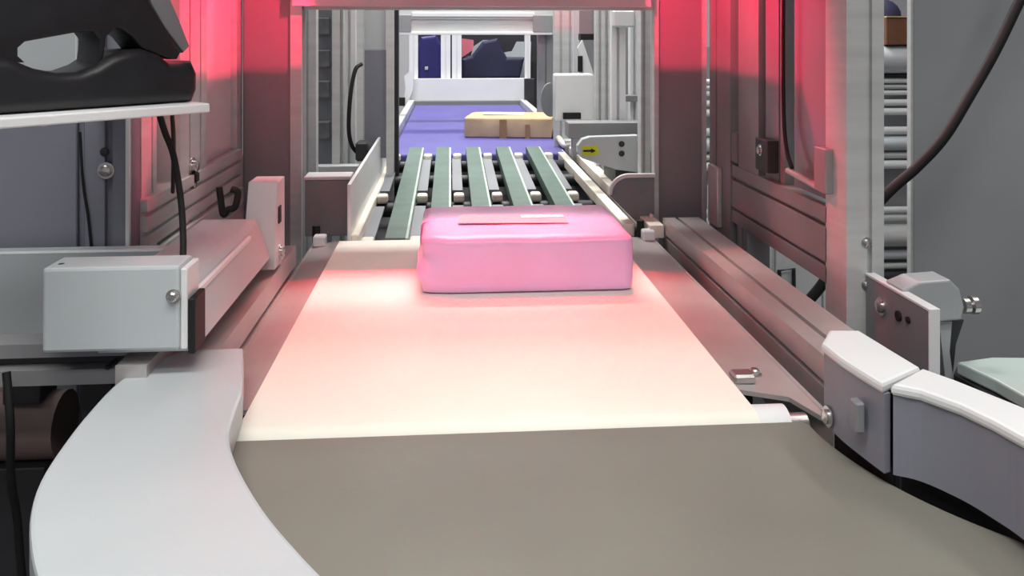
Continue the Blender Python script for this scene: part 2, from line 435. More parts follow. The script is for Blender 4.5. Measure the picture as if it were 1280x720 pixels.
pt, R = soft_box('pink_parcel', 'pink film-wrapped flat parcel lying on the cream belt', 'parcel', pink, Lp, Wp, Hp, (cen.x, cen.y, BZ), rzp, .003, .011, .0016, 3.1, pk)
def onp(x, y, z): return R @ Vector((x, y, z)) + Vector((cen.x, cen.y, BZ))
bm = bmesh.new()
prism(bm, [onp(-.12, -.045, Hp + .0045), onp(.085, -.055, Hp + .0045), onp(.085, .02, Hp + .0045), onp(-.115, .03, Hp + .0045)], (0, 0, .0012)); obj('label', bm, label_w, pt)
bm = bmesh.new()
prism(bm, [onp(.0, -.012, Hp + .0058), onp(.083, -.012, Hp + .0058), onp(.083, .016, Hp + .0058), onp(.0, .016, Hp + .0058)], (0, 0, .0006)); obj('label_strip', bm, white_b, pt)

fb, rb_ = PZ(583, 168, .812), PZ(689, 172, .812)
fb.y = 3.62; rb_ = Vector((X(690, 3.56), 3.56, .812)); fb.x = X(580, 3.62)
Lb = (rb_ - fb).length; rzb = math.atan2(rb_.y - fb.y, rb_.x - fb.x)
cb = (fb + rb_) / 2 + Vector((-math.sin(rzb), math.cos(rzb), 0)) * .14
bt, R2 = soft_box('cardboard_parcel', 'tan cardboard parcel with tape on the purple belt', 'parcel', brown, Lb, .28, .088, (cb.x, cb.y, .812), rzb, .003, .008, .0015, 7.7)
def onb(x, y, z): return R2 @ Vector((x, y, z)) + Vector((cb.x, cb.y, .812))
for (a, b, top) in ((-.035, -.005, .05), (.075, .095, .03)):
    bm = bmesh.new(); prism(bm, [onb(a, -.1465, .0), onb(b, -.1465, .0), onb(b, -.1465, top + .03), onb(a, -.1465, top + .03)], R2 @ Vector((0, .003, 0))); obj('tape', bm, tape, bt)
bm = bmesh.new(); prism(bm, [onb(-.12, -.05, .0925), onb(.06, -.06, .0925), onb(.06, .06, .0925), onb(-.12, .06, .0925)], (0, 0, .001)); obj('label', bm, white_b, bt)

# ================================================================== GANTRY
GYF = 2.04
t = thing('scanner_gantry', 'dark grey two-column gantry with pale top beam straddling the belts', 'gantry', (.09, GYF, 0))
for (u0, u1, s) in ((303, 377, 1), (822, 879, -1)):
    x0, x1 = X(u0, GYF), X(u1, GYF)
    c = B('column', col_dk, t, x0, x1, GYF, GYF + .07, 0, 2.0, bev=.004)
    if s > 0:
        E('edge_profile', alu, t, 'z', 0, 2.0, X(364, GYF), X(378, GYF), GYF - .012, GYF - .001, {}, )
    else:
        E('edge_profile', alu, t, 'z', 0, 2.0, X(817, GYF), X(822.5, GYF), GYF - .008, GYF + .02, {})
        E('edge_profile', alu, t, 'z', 0, 2.0, X(877, GYF), X(882, GYF), GYF - .008, GYF + .02, {})
zb = Z(8, GYF - .05)
E('beam', white_b, t, 'x', X(366, GYF - .05), X(813, GYF - .05), GYF - .055, GYF - .014, zb, zb + .09, {'c-': []})
E('beam', alu, t, 'x', X(380, GYF), X(822, GYF), GYF + .0, GYF + .06, zb - .006, zb + .10, {})
E('beam', alu, t, 'x', X(303, GYF), X(879, GYF), GYF + .0, GYF + .07, 2.0, 2.08, {})
B('added_shade_panel', col_dk, t, -.46, .60, .76, 2.11, 1.80, 1.815)  # panel added out of view to shade the far part of the belt
# grey cross box low on the left, inside the column
b = B('cable_box', col_dk, t, X(382, 2.0), X(440, 2.0), 1.99, 2.04, Z(290, 2.0), Z(221, 2.0))
B('box_lid', white_b, b, X(381, 2.0), X(439, 2.0), 1.985, 2.05, Z(221, 2.0), Z(216.5, 2.0))
# round-cornered guard on the right
pts = []
gy = 2.0
x0, x1, z0, z1 = X(762, gy), X(818, gy), Z(292, gy), Z(222, gy)
rr = .045
pts = [(x1, gy, z1)] + [(x0 + rr + math.cos(a) * rr, gy, z1 - rr + math.sin(a) * rr) for a in [math.pi / 2 + math.pi / 2 * k / 8 for k in range(9)]] + [(x0, gy, Z(246, gy)), (X(807, gy), gy, z0), (x1, gy, z0)]
g = PR('rounded_guard', grey_p, t, pts, (0, .012, 0))
pth = [Vector(p) + Vector((0, -.004, .002)) for p in pts[:10]]
bm = bmesh.new(); tube(bm, pth, .0055, 8); obj('rim', bm, white_b, g, True)
T('lever', alu, t, [PY(806, 288, 1.985), PY(812, 276, 1.985), PY(816, 268, 1.985)], .007, 8)

# ================================================================== RIGHT SIDE FRAME
RX = 0.64
t = thing('right_side_frame', 'aluminium profile side frame with grey pane right of the cream belt', 'frame', (RX, 1.65, 0))
fy0, fy1 = YX(1058, RX), YX(1032, RX)
fx1 = X(1105, fy0)
E('post', alu, t, 'z', 0, 2.0, RX, fx1, fy0, fy1, {'d-': [.62], 'c-': []})
for v in (303, 356):
    bolt(t, PY(1083, v, fy0), '-y', .006, .006)
yb0, yb1 = YX(905, RX), fy1
ybar = (YX(1033, RX), YX(893, RX))
E('side_bar', alu_dk, t, 'y', ybar[0], ybar[1], RX, RX + .05, .828, .958, {'c-': [.24, .76]})
E('post', alu_dk, t, 'z', 0, 2.0, RX - .004, RX + .05, YX(915, RX), YX(889, RX), {'c-': [.35]})
E('post', alu_dk, t, 'z', .958, 2.0, RX + .002, RX + .05, YX(947, RX), YX(922, RX), {'c-': []})
E('post', grey_p, t, 'z', .958, 2.0, RX + .012, RX + .05, YX(973, RX), YX(950, RX), {'c-': [.75]})
B('pane', mat('smoky_pane', (132, 134, 142), 0.18, 0, 0.05, 3), t, RX + .012, RX + .018, fy1, YX(985, RX), .965, 2.0)
B('small_bracket', grey_p, t, RX - .002, RX + .04, YX(922, RX), YX(900, RX), Z(198, 1.95), Z(162, 1.95))
# handle-like latch block and cable
p = PX(958, 195, RX)
lb_ = B('latch_block', dark, t, RX - .012, RX + .012, p.y - .035, p.y + .03, p.z - .03, p.z + .035)
bolt(t, (RX - .012, p.y, p.z + .012), '-x', .008, .008)
p0 = PX(985, 213, RX - .006); p1 = PX(1030, 238, RX - .006)
T('handle_bar', alu, t, [p0, (p0 + p1) / 2, p1], .006, 8, False)
hb = B('end_block', alu_dk, t, RX - .014, RX + .004, YX(1042, RX), YX(1027, RX), .985, 1.06)
# silver angle at the far end
B('angle_plate', alu, t, RX - .016, RX - .004, YX(905, RX), YX(893, RX), .80, .94, bev=.002)
E('post', alu_dk, t, 'z', 0, .828, RX, RX + .05, YX(934, RX), YX(922, RX), {'c-': [.5]})
B('lower_panel', alu_dk, t, RX + .01, RX + .02, YX(922, RX), YX(900, RX), .5, .828)
# long low rail
rx0 = 0.492
E('guide_rail', plate_st, t, 'y', 1.03, 1.92, rx0, rx0 + .085, .752, .828, {'d+': [.62], 'c-': [.5]})
B('rail_foot', dark, t, rx0 + .01, rx0 + .10, 1.2, 1.26, 0, .752)
B('rail_foot', dark, t, rx0 + .01, rx0 + .10, 1.75, 1.81, 0, .752)
B('tie_plate', dark, t, rx0 + .06, RX + .01, 1.30, 1.36, .73, .752)
# black cable down the pane
T('cable', rubber, t, [PX(980, -60, RX - .004), PX(979, 60, RX - .004), PX(980, 150, RX - .004), PX(984, 190, RX - .006), PX(990, 210, RX - .008)], .004, 8)

# bracket with roller beside the front post
t = thing('roller_bracket', 'pale steel bracket plate holding a grey roller block beside the front post', 'bracket', (.70, 1.2, 0))
bx0 = .672
y_a, y_b = YX(1161, bx0), fy0 - .001
bp_ = B('plate', grey_p, t, bx0, bx0 + .014, y_a, y_b, .70, .862, bev=.001)
B('edge_strip', white_b, bp_, bx0 - .001, bx0 + .015, y_a - .003, y_a, .70, .866, bev=.0005)
B('edge_strip', white_b, bp_, bx0 - .001, bx0 + .015, y_a, y_b, .862, .866, bev=.0005)
q = PX(1102, 383, bx0); bolt(t, q, '-x', .010, .008)
q = PX(1124, 395, bx0); bm = bmesh.new(); tube(bm, [q, q + Vector((-.003, 0, 0))], .008, 12); obj('hole_plug', bm, rubber, t, True)
q = PX(1136, 400, bx0); bm = bmesh.new(); tube(bm, [q, q + Vector((-.003, 0, 0))], .005, 12); obj('hole_plug', bm, rubber, t, True)
by = 1.215
pts = [PY(u, v, by) for u, v in ((1128, 362), (1150, 353), (1188, 350), (1200, 362), (1206, 384), (1202, 400), (1160, 404), (1140, 402))]
PR('roller_block', cab_gr, t, pts, (0, .05, 0), .003)
a, b2 = PY(1203, 382, by + .02), PY(1222, 381, by + .02)
bm = bmesh.new(); tube(bm, [a, a + (b2 - a) * .35], .012, 16); tube(bm, [a + (b2 - a) * .35, a + (b2 - a) * .55], .006, 12); tube(bm, [a + (b2 - a) * .55, b2 - (b2 - a) * .1, b2], [.0135, .0135, .009], 16); obj('axle_bolt', bm, steel, t, True)
PR('fork_arm', cab_gr, t, [PY(u, v, by + .01) for u, v in ((1174, 402), (1190, 402), (1187, 440), (1192, 475), (1182, 475), (1178, 440))], (0, .02, 0))
PR('fork_arm', dark, t, [PY(u, v, by + .03) for u, v in ((1160, 402), (1205, 400), (1195, 430), (1190, 480), (1164, 480))], (0, .004, 0))
B('stand', dark, t, bx0, bx0 + .05, by + .0, by + .05, 0, .70)

# ================================================================== LEFT SIDE FRAME
LX = -0.50
t = thing('left_side_frame', 'aluminium profile side frame with bolted front post left of the belt', 'frame', (LX, 1.65, 0))
ly0 = YX(160, LX)
lx0 = X(106, ly0)
lp = E('post', blue_gr, t, 'z', 0, 2.0, lx0, LX, ly0, ly0 + .05, {'d-': [.55]}, sw=.012)
B('post_edge', white_b, t, LX - .003, LX + .003, ly0 - .003, ly0 + .004, 0, 2.0, bev=.0005)
bolt(t, PY(133, 213, ly0), '-y', .009, .010)
bolt(t, PY(131, 190, ly0), '-y', .005, .004, dark)
T('cable', rubber, t, [PY(100, 165, ly0 - .004), PY(104, 230, ly0 - .004), PY(110, 270, ly0 - .004), PY(115, 318, ly0 - .004)], .0022, 8)
E('post', alu, t, 'z', .84, 2.0, LX - .05, LX, YX(162, LX) + .05, YX(196, LX), {'c+': [.7]})
E('post', alu, t, 'z', .84, 2.0, LX - .05, LX + .004, YX(222, LX), YX(256, LX), {'c+': [.35, .75]})
B('pane', white_b, t, LX - .02, LX - .012, YX(262, LX), YX(296, LX), .86, 2.0)
E('post', alu, t, 'z', 0, 2.0, LX - .04, LX + .002, YX(295, LX), YX(302, LX), {})
B('back_panel', mat('pale_panel', (222, 226, 224), .5, 0, .04, 4), t, LX - .05, LX - .044, YX(190, LX), YX(300, LX), .80, 2.0)
E('side_bar', alu, t, 'y', ly0 + .05, YX(296, LX), LX - .04, LX + .012, .905, .985, {'c+': [.3, .7]})
E('side_bar', alu, t, 'y', ly0 + .05, YX(296, LX), LX - .04, LX + .016, .82, .895, {'c+': [.5]})
p = PX(240, 208, LX + .004)
bolt(t, p, 'x', .012, .012); bolt(t, p + Vector((0, .0, -.035)), 'x', .008, .008)
bm = bmesh.new(); box(bm, LX, LX + .015, p.y - .012, p.y + .012, p.z - .03, p.z - .012, .002); obj('latch', bm, rubber, t)
# guide rail on the left with upper white housing
gx = -0.310
E('guide_rail', plate_st, t, 'y', 1.03, 1.72, gx - .055, gx, .752, .828, {'c+': [.45]})
E('guide_rail', plate_st, t, 'y', 1.05, 1.62, gx - .095, gx - .058, .80, .85, {'c+': [.5]})
B('rail_foot', dark, t, gx - .08, gx - .01, 1.2, 1.26, 0, .752)
B('rail_foot', dark, t, gx - .08, gx - .01, 1.60, 1.66, 0, .752)

# white long housing
t = thing('rail_housing', 'long pale sheet-metal housing with raised end block beside left rail', 'housing', (-.38, 1.28, 0))
hx0, hx1, hy0, hy1, hz1 = -.43, -.335, 1.06, 1.50, .93
bm = bmesh.new()
prism(bm, [(hx0, hy0, hz1), (hx1 - .006, hy0, hz1), (hx1, hy0, hz1 - .008), (hx1 + .020, hy0, .862), (hx0, hy0, .862)], (0, hy1 - hy0, 0), .002)
obj('body', bm, white, t)
bm = bmesh.new(); prism(bm, [(hx1 - .004, hy0 + .06, hz1 - .010), (hx1 - .004, hy0 + .06, hz1 - .018), (hx1 + .006, hy0 + .06, hz1 - .018), (hx1 + .006, hy0 + .06, hz1 - .012)], (0, .30, 0)); obj('lip', bm, white_b, t)
x0, x1 = X(306, 1.5), X(344, 1.5)
bm = bmesh.new()
prism(bm, [(x0, 1.50, hz1 - .02), (x0, 1.505, hz1), (x0, 1.525, .990), (x0, 1.585, .990), (x0, 1.585, .84), (x0, 1.5, .84)], (x1 - x0, 0, 0), .002)
eb = obj('end_block', bm, white, t)
B('slot_plate', rubber, eb, x1, x1 + .002, 1.525, 1.545, .915, .945, bev=0)
bolt(t, (x1, 1.54, .862), 'x', .009, .008)
T('hook', rubber, t, [PY(274, 234, 1.52), PY(276, 250, 1.52), PY(279, 268, 1.52), PY(285, 262, 1.52), PY(294, 258, 1.52), PY(297, 240, 1.52), PY(289, 236, 1.52)], .006, 8)
B('stand', dark, t, -.42, -.37, 1.2, 1.25, 0, .86); B('stand', dark, t, -.42, -.37, 1.42, 1.47, 0, .86)

# white junction box in front
t = thing('junction_box', 'pale grey box with bolted right flank at end of the rail housing', 'box', (-.5, 1.07, 0))
jy = 1.045
jx0, jx1 = X(52, jy), X(233, jy)
bm = bmesh.new(); box(bm, jx0, X(224, jy), jy, jy + .055, Z(440, jy, 140), Z(334, jy, 140), .004, 2); jb = obj('body', bm, white, t)
B('flank_plate', white_b, t, X(224, jy) + .0005, X(233, jy), jy + .002, jy + .052, Z(440, jy, 140), Z(338, jy, 140))
bolt(t, PY(217, 370, jy), '-y', .006, .008); bolt(t, PY(67, 338, jy) + Vector((0, .02, 0.0)), 'z', .004, .003, dark)
B('rear_plate', white, t, X(-60, 1.31), X(214, 1.31), 1.31, 1.337, Z(428, 1.31, 60), Z(314, 1.31, 60), bev=.003)
B('stand', dark, t, -.56, -.50, 1.315, 1.335, 0, .78); B('tie', dark, t, -.50, -.44, jy + .056, 1.31, .87, .90); B('gap_shade', rubber, t, X(233, jy), X(242, jy), jy + .005, jy + .05, .862, Z(366, jy))  # black block stands in for the shaded gap beside the housing

# blue-grey cabinet behind the front post, left edge of picture
t = thing('control_cabinet', 'blue-grey control cabinet door behind the black tool shelf', 'cabinet', (-.9, 1.5, 0))
cy0 = 1.37
B('body', blue_gr, t, -1.5, X(103, cy0), cy0 + .01, 1.75, 0, 1.9)
B('door', blue_gr, t, -1.48, X(100, cy0) - .005, cy0, cy0 + .009, .1, Z(138, cy0))
B('upper_panel', white, t, -1.48, X(94, cy0), cy0, cy0 + .009, Z(136, cy0), 1.88); B('upper_trim', white_b, t, X(95, cy0), X(99, cy0), cy0 - .006, cy0 + .009, Z(136, cy0), 1.88)

# lower bars of the frame on the left
t = thing('lower_crossbars', 'stacked grey crossbars running left under the junction box', 'frame', (-.7, 1.2, 0))
E('bar', alu_dk, t, 'x', -1.3, X(170, 1.12), 1.09, 1.13, Z(447, 1.09, 60), Z(430, 1.09, 60), {'c-': []})
E('bar', dark, t, 'x', -1.3, X(170, 1.12), 1.10, 1.14, Z(458, 1.09, 60), Z(447, 1.09, 60), {})
E('bar', alu_dk, t, 'x', -1.3, X(170, 1.12), 1.08, 1.13, Z(478, 1.09, 60), Z(459, 1.09, 60), {})
for xx in (-1.2, -.46): B('post', dark, t, xx - .02, xx + .02, 1.131, 1.17, 0, .86)
t = thing('motor', 'dusty brown drive motor in the dark under the lower crossbars', 'motor', (-.6, 1.25, 0))
q = PY(45, 530, 1.22)
bm = bmesh.new(); tube(bm, [(q.x - .05, 1.22, q.z), (q.x + .04, 1.22, q.z)], .045, 18); obj('casing', bm, brownish, t, True)
B('gear_box', brownish, t, q.x - .09, q.x - .05, 1.18, 1.26, q.z - .05, q.z + .045, bev=.006)
B('terminal_box', dark, t, q.x - .03, q.x + .02, 1.19, 1.24, q.z + .04, q.z + .07)
B('mount', dark, t, q.x - .08, q.x + .03, 1.18, 1.26, 0, q.z - .042)
t = tag(T('hanging_cable', rubber, None, [PY(8, 465, 1.06), PY(13, 530, 1.05), PY(14, 600, 1.06), PY(24, 680, 1.08), PY(30, 900, 1.1), Vector((-.62, 1.12, .005))], .005, 8), 'black cable hanging down below the lower crossbars', 'cable')

# shelf and black tool
ztp = 1.162
a, b = PZ(-60, 152, ztp), PZ(262, 129, ztp)
dirv = (b - a); dirv.z = 0; dn = dirv.normalized(); nrm = Vector((-dn.y, dn.x, 0))
t = thing('tool_shelf', 'thin white shelf plate carrying the black tool', 'shelf', (a.x, a.y, 0))
PR('plate', white_b, t, [a, b, b + nrm * .10 + dn * .01, b + nrm * .16 - dn * .05, a + nrm * .16], (0, 0, -.012), .002)
q = a + dn * .12 + nrm * .12
PR('bracket', white, t, [Vector((q.x - .02, q.y, ztp - .012)), Vector((q.x + .02, q.y, ztp - .012)), Vector((q.x + .02, 1.372, ztp - .012)), Vector((q.x - .02, 1.372, ztp - .012))], (0, 0, -.012))
t = thing('handheld_tool', 'black moulded handheld tool with looped handle resting on the shelf', 'tool', tuple(a + dn * .15))
base_p = a + nrm * .030
def Q(u, v, off=0.0):
    d = ray(u, v); p0 = base_p + nrm * off
    k = (p0 - EYE).dot(nrm) / d.dot(nrm); return EYE + d * k
zs = ztp + .0005
base = [(-70, 66), (-10, 72), (12, 72), (28, 78), (48, 86), (75, 91), (100, 90), (122, 82), (140, 70), (160, 63), (182, 61), (203, 68), (216, 80), (232, 80), (243, 76), (250, 92), (250, 112)]
bp = [Q(u, v) for u, v in base]
b0, b1 = Q(244, 122), Q(-70, 130); b0.z = zs; b1.z = zs
bm = bmesh.new(); prism(bm, bp + [b0, b1], nrm * .085, .014, 4); obj('base', bm, black_pl, t, True, 50)
hand = [(-70, 78), (-70, -22), (175, -22), (190, 8), (205, 34), (226, 66), (222, 74), (212, 74), (178, 61), (166, 46), (152, 36), (145, 36), (133, 46), (131, 66), (126, 84), (121, 84), (125, 50), (117, 39), (98, 40), (32, 52), (23, 60), (23, 70), (32, 78)]
bm = bmesh.new(); prism(bm, [Q(u, v, .012) for u, v in hand], nrm * .055, .007, 3); obj('handle', bm, black_pl, t, True, 50)
bm = bmesh.new(); prism(bm, [Q(u, v, .022) for u, v in ((178, -22), (204, -22), (222, 18), (238, 58), (230, 66), (206, 34), (190, 6))], nrm * .03, .003, 2); obj('side_arm', bm, grey_p, t, True)
tag(T('shelf_cable', rubber, None, [PY(198, 138, 1.16), PY(206, 165, 1.165), PY(217, 195, 1.17), PY(226, 250, 1.17), PY(229, 300, 1.15), PY(228, 338, 1.12)], .0045, 8), 'black cable dropping from the shelf down to the junction box', 'cable')
tag(T('shelf_cable', rubber, None, [PY(215, 138, 1.18), PY(217, 180, 1.22), PY(216, 240, 1.34)], .003, 8), 'short thin cable from the shelf ending on the left side frame', 'cable')

# ================================================================== INSIDE THE TUNNEL, LEFT
t = thing('left_tunnel_posts', 'row of slotted aluminium posts inside the gantry on the left', 'frame', (-.4, 2.5, 0))
def vpost(parent, u0, u1, y, z0=0.0, z1=2.0, m=alu, sl=(), d=.04, name='post'):
    return E(name, m, parent, 'z', z0, z1, X(u0, y), X(u1, y), y, y + d, {'d-': list(sl)}, sw=.009, sd=.012)
vpost(t, 379, 395, 2.25, sl=[.25])
B('web_panel', grey_p, t, X(393, 2.5), X(417, 2.5), 2.50, 2.51, .5, 2.0)
for v in (22, 62, 100, 150): B('gusset', mat('gusset_grey', (110, 112, 116), .5, 0, .15, 30), t, X(395, 2.47), X(413, 2.47), 2.47, 2.50, Z(v + 22, 2.47), Z(v, 2.47), bev=.004)
vpost(t, 415, 429, 2.45, sl=[.85])
vpost(t, 429, 444, 2.55, m=white_b, sl=[.5])
vpost(t, 444, 454, 2.65, m=alu)
B('cover_plate', blue_gr, t, X(455, 2.7), X(484, 2.7), 2.70, 2.705, Z(196, 2.7), Z(62, 2.7))
B('cover_plate', white, t, X(450, 2.7), X(482, 2.7), 2.705, 2.71, Z(62, 2.7), 2.0)
E('post', alu, t, 'z', 0, 2.0, X(483, 2.7), X(492, 2.7), 2.69, 2.74, {})
E('post', dark, t, 'z', 0, 2.0, X(491, 2.75), X(498, 2.75), 2.75, 2.79, {})
B('base_bar', alu, t, X(381, 2.4), X(448, 2.4), 2.40, 2.44, Z(222, 2.4), Z(205, 2.4))
E('side_bar', alu, t, 'y', 2.2, 3.0, X(381, 2.25) - .02, X(381, 2.25) + .01, 1.9, 1.95, {})
T('cable', rubber, t, [PY(452, 80, 2.5), PY(444, 88, 2.48), PY(438, 120, 2.46), PY(436, 160, 2.46), PY(440, 182, 2.48), PY(450, 195, 2.5)], .006, 8)
B('connector', dark, t, X(444, 2.46), X(460, 2.46), 2.46, 2.52, Z(200, 2.46), Z(176, 2.46), bev=.006)

# ================================================================== INSIDE THE TUNNEL, RIGHT
t = thing('right_tunnel_posts', 'row of bright slotted aluminium posts inside the gantry on the right', 'frame', (.5, 2.6, 0))
vpost(t, 801, 813, 2.25, sl=[.3])
vpost(t, 765, 782, 2.6, m=white_b, sl=[.45])
vpost(t, 745, 764, 2.75, m=alu, sl=[.25, .7])
vpost(t, 788, 798, 2.9, m=white_b, sl=[.5])
vpost(t, 693, 716, 3.3, m=alu, sl=[.35, .85])
vpost(t, 717, 724, 3.4, m=white_b)
B('gusset', white_b, t, X(766, 2.58), X(794, 2.58), 2.58, 2.60, Z(34, 2.58), Z(12, 2.58), bev=.006)
B('gusset', alu_dk, t, X(776, 2.9), X(797, 2.9), 2.86, 2.9, Z(128, 2.86), Z(120, 2.86))
B('web_panel', alu_dk, t, X(722, 3.5), X(798, 3.5), 3.50, 3.51, 1.0, 2.0)
B('foot_bar', alu_dk, t, X(704, 2.62), X(802, 2.62), 2.50, 2.58, Z(170, 2.58), Z(151, 2.58))
PR('brace', white_b, t, [PY(u, v, 3.2) for u, v in ((722, 60), (728, 50), (742, 92), (730, 92))], (0, .02, 0))
B('black_clip', rubber, t, X(722, 3.2), X(728, 3.2), 3.19, 3.2, Z(90, 3.2), Z(70, 3.2))
cb_ = B('shelf_bracket', rubber, t, X(725, 3.0), X(743, 3.0), 2.98, 3.04, Z(50, 3.0), Z(42, 3.0))
t = thing('sensor_box', 'white sensor box mounted on the posts right of the purple belt', 'sensor', (.45, 3.0, 0))
B('body', white_b, t, X(694, 3.0), X(743, 3.0), 3.0, 3.08, Z(152, 3.0), Z(93, 3.0), bev=.006, seg=2)
B('black_port', rubber, t, X(704, 2.99), X(726, 2.99), 2.985, 3.0, Z(149, 3.0), Z(141, 3.0))
q = PY(688, 125, 3.1)
bm = bmesh.new(); tube(bm, [q, q + Vector((0, .03, 0))], .035, 20)
for v_ in bm.verts: v_.co.z = q.z + (v_.co.z - q.z) * 1.8
obj('disc', bm, grey_p, t, True)
B('stand', alu_dk, t, X(715, 3.03), X(730, 3.03), 3.02, 3.06, 0, Z(150, 3.0))

t = thing('side_transfer', 'pale rounded side plate with yellow arrow sticker right of cream rails', 'conveyor', (.5, 2.45, 0))
sy = 2.38
pts = [PY(u, v, sy) for u, v in ((797, 169), (737, 171), (728, 174), (722, 182), (722, 191), (728, 198), (745, 204), (770, 212), (797, 216))]
sp_ = PR('side_plate', white, t, pts, (0, .03, 0), .003)
st = PR('sticker', yellow, sp_, [PY(u, v, sy - .0015) for u, v in ((727, 183), (747, 182), (749, 194), (729, 195))], (0, .001, 0))
PR('arrow', rubber, st, [PY(u, v, sy - .0025) for u, v in ((729, 187.5), (739, 187.2), (739, 185.5), (745, 188.5), (739, 191.5), (739, 189.8), (729, 190))], (0, .0008, 0))
for (u, v) in ((777, 180), (777, 192)):
    bolt(sp_, PY(u, v, sy), '-y', .006, .004, dark)
B('body', dark, t, X(772, sy), X(800, sy), sy + .03, sy + .22, Z(235, sy), Z(180, sy))
B('stand', dark, t, .50, .54, sy + .06, sy + .12, 0, Z(234, sy))

# ================================================================== FAR WORKSTATION
fy = 5.2
t = thing('far_crossbeam', 'slotted aluminium crossbeam on posts spanning above the purple belt', 'frame', (.1, 4.3, 0))
by_ = 4.2
E('beam', alu, t, 'x', X(488, by_), X(692, by_), by_, by_ + .05, Z(43, by_), Z(13, by_), {'c-': [.42]}, sw=.012)
B('beam_lip', white_b, t, X(490, by_), X(690, by_), by_ - .012, by_, Z(43.5, by_), Z(40, by_)); B('beam_lip', white_b, t, X(515, by_), X(668, by_), by_ - .012, by_, Z(21, by_), Z(16, by_))
B('end_plate', alu_dk, t, X(490, by_), X(514, by_), by_ - .014, by_ - .002, Z(40, by_), Z(19, by_)); B('end_plate', alu_dk, t, X(666, by_), X(690, by_), by_ - .014, by_ - .002, Z(40, by_), Z(19, by_))
for (u0, u1) in ((488, 497), (672, 692)): E('post', alu_dk, t, 'z', 0, 1.75, X(u0, by_ + .06), X(u1, by_ + .06), by_ + .051, by_ + .1, {'d-': [.5]})

t = thing('far_workstation', 'white far workstation with window frame behind the purple belt', 'workstation', (.1, 5.6, 0))
wy = 5.45
B('table', white_b, t, X(508, wy), X(660, wy), wy, wy + .05, Z(126, wy), Z(98, wy))
B('ledge', grey_p, t, X(515, wy), X(656, wy), wy - .05, wy - .002, Z(134, wy), Z(125, wy))
for (u0, u1) in ((511, 522), (551, 563), (565, 577), (657, 664)):
    E('post', white_b, t, 'z', 0, 1.9, X(u0, wy), X(u1, wy), wy + .051, wy + .1, {'d-': [.5]})
PR('brace', white_b, t, [PY(u, v, wy - .06) for u, v in ((505, 95), (518, 85), (516, 112), (508, 135), (503, 132), (507, 110))], (0, .03, 0))
B('clamp', rubber, t, X(496, wy - .1), X(506, wy - .1), wy - .1, wy - .06, Z(130, wy), Z(120, wy))
B('upright', dark, t, X(655, wy - .1), X(667, wy - .1), wy - .15, wy - .1, 0, Z(97, wy))
B('lower_panel', alu_dk, t, X(508, wy), X(660, wy), wy + .01, wy + .05, 0, Z(126, wy) - .001)
t = thing('dark_interior', 'dark board standing in for the shaded interior behind the far workstation posts', 'board', (.1, 6.2, 0))
B('board', mat('interior_shade', (42, 42, 52), .6, 0, .1, 4), t, X(520, 6.2), X(672, 6.2), 6.2, 6.24, 0, 1.6)  # dark colour stands in for the unlit interior behind the openings
B('board_edge', dark, t, X(662, 6.18), X(675, 6.18), 6.16, 6.2, 0, 1.6)
t = thing('blue_bag', 'blue plastic bag standing at the far workstation left of its middle post', 'bag', (-.05, 5.8, 0))
PR('sack', blue_c, t, [PY(u, v, 5.8) for u, v in ((523, 101), (522, 60), (526, 46), (545, 44), (551, 56), (552, 100))], (0, .14, 0), .02, 3)
B('tag', white_b, t, X(531, 5.79), X(535, 5.79), 5.788, 5.80, Z(87, 5.79), Z(83, 5.79)); B('support', dark, t, X(526, 5.85), X(550, 5.85), 5.82, 5.9, 0, Z(101, 5.8))
t = thing('navy_bundle', 'navy fabric bundle slumped behind the far workstation right pane', 'bundle', (.3, 5.8, 0))
PR('cloth', navy, t, [PY(u, v, 5.8) for u, v in ((578, 100), (578, 74), (590, 70), (604, 52), (622, 48), (628, 62), (634, 72), (656, 72), (650, 98))], (0, .16, 0), .02, 3)
B('support', dark, t, X(585, 5.85), X(645, 5.85), 5.82, 5.9, 0, Z(100, 5.8))
t = thing('coral_sheet', 'coral pink sheet behind the far workstation middle post', 'sheet', (.15, 6.0, 0))
PR('sheet', pinkish, t, [PY(u, v, 6.05) for u, v in ((577, 72), (577, 48), (592, 50), (592, 62))], (0, .02, 0)); PR('fold', white, t, [PY(u, v, 6.03) for u, v in ((588, 72), (592, 58), (604, 50), (612, 50), (598, 64))], (0, .018, 0)); B('support', dark, t, X(578, 6.1), X(590, 6.1), 6.08, 6.14, 0, Z(70, 6.06))
t = thing('pale_sheet', 'pale grey sheet behind the far workstation at its right end', 'sheet', (.5, 6.0, 0))
PR('sheet', white, t, [PY(u, v, 6.0) for u, v in ((642, 100), (656, 72), (630, 72), (628, 66), (640, 64), (646, 52), (664, 52), (662, 104))], (0, .02, 0)); B('support', dark, t, X(650, 6.05), X(662, 6.05), 6.03, 6.1, 0, Z(102, 6.0))

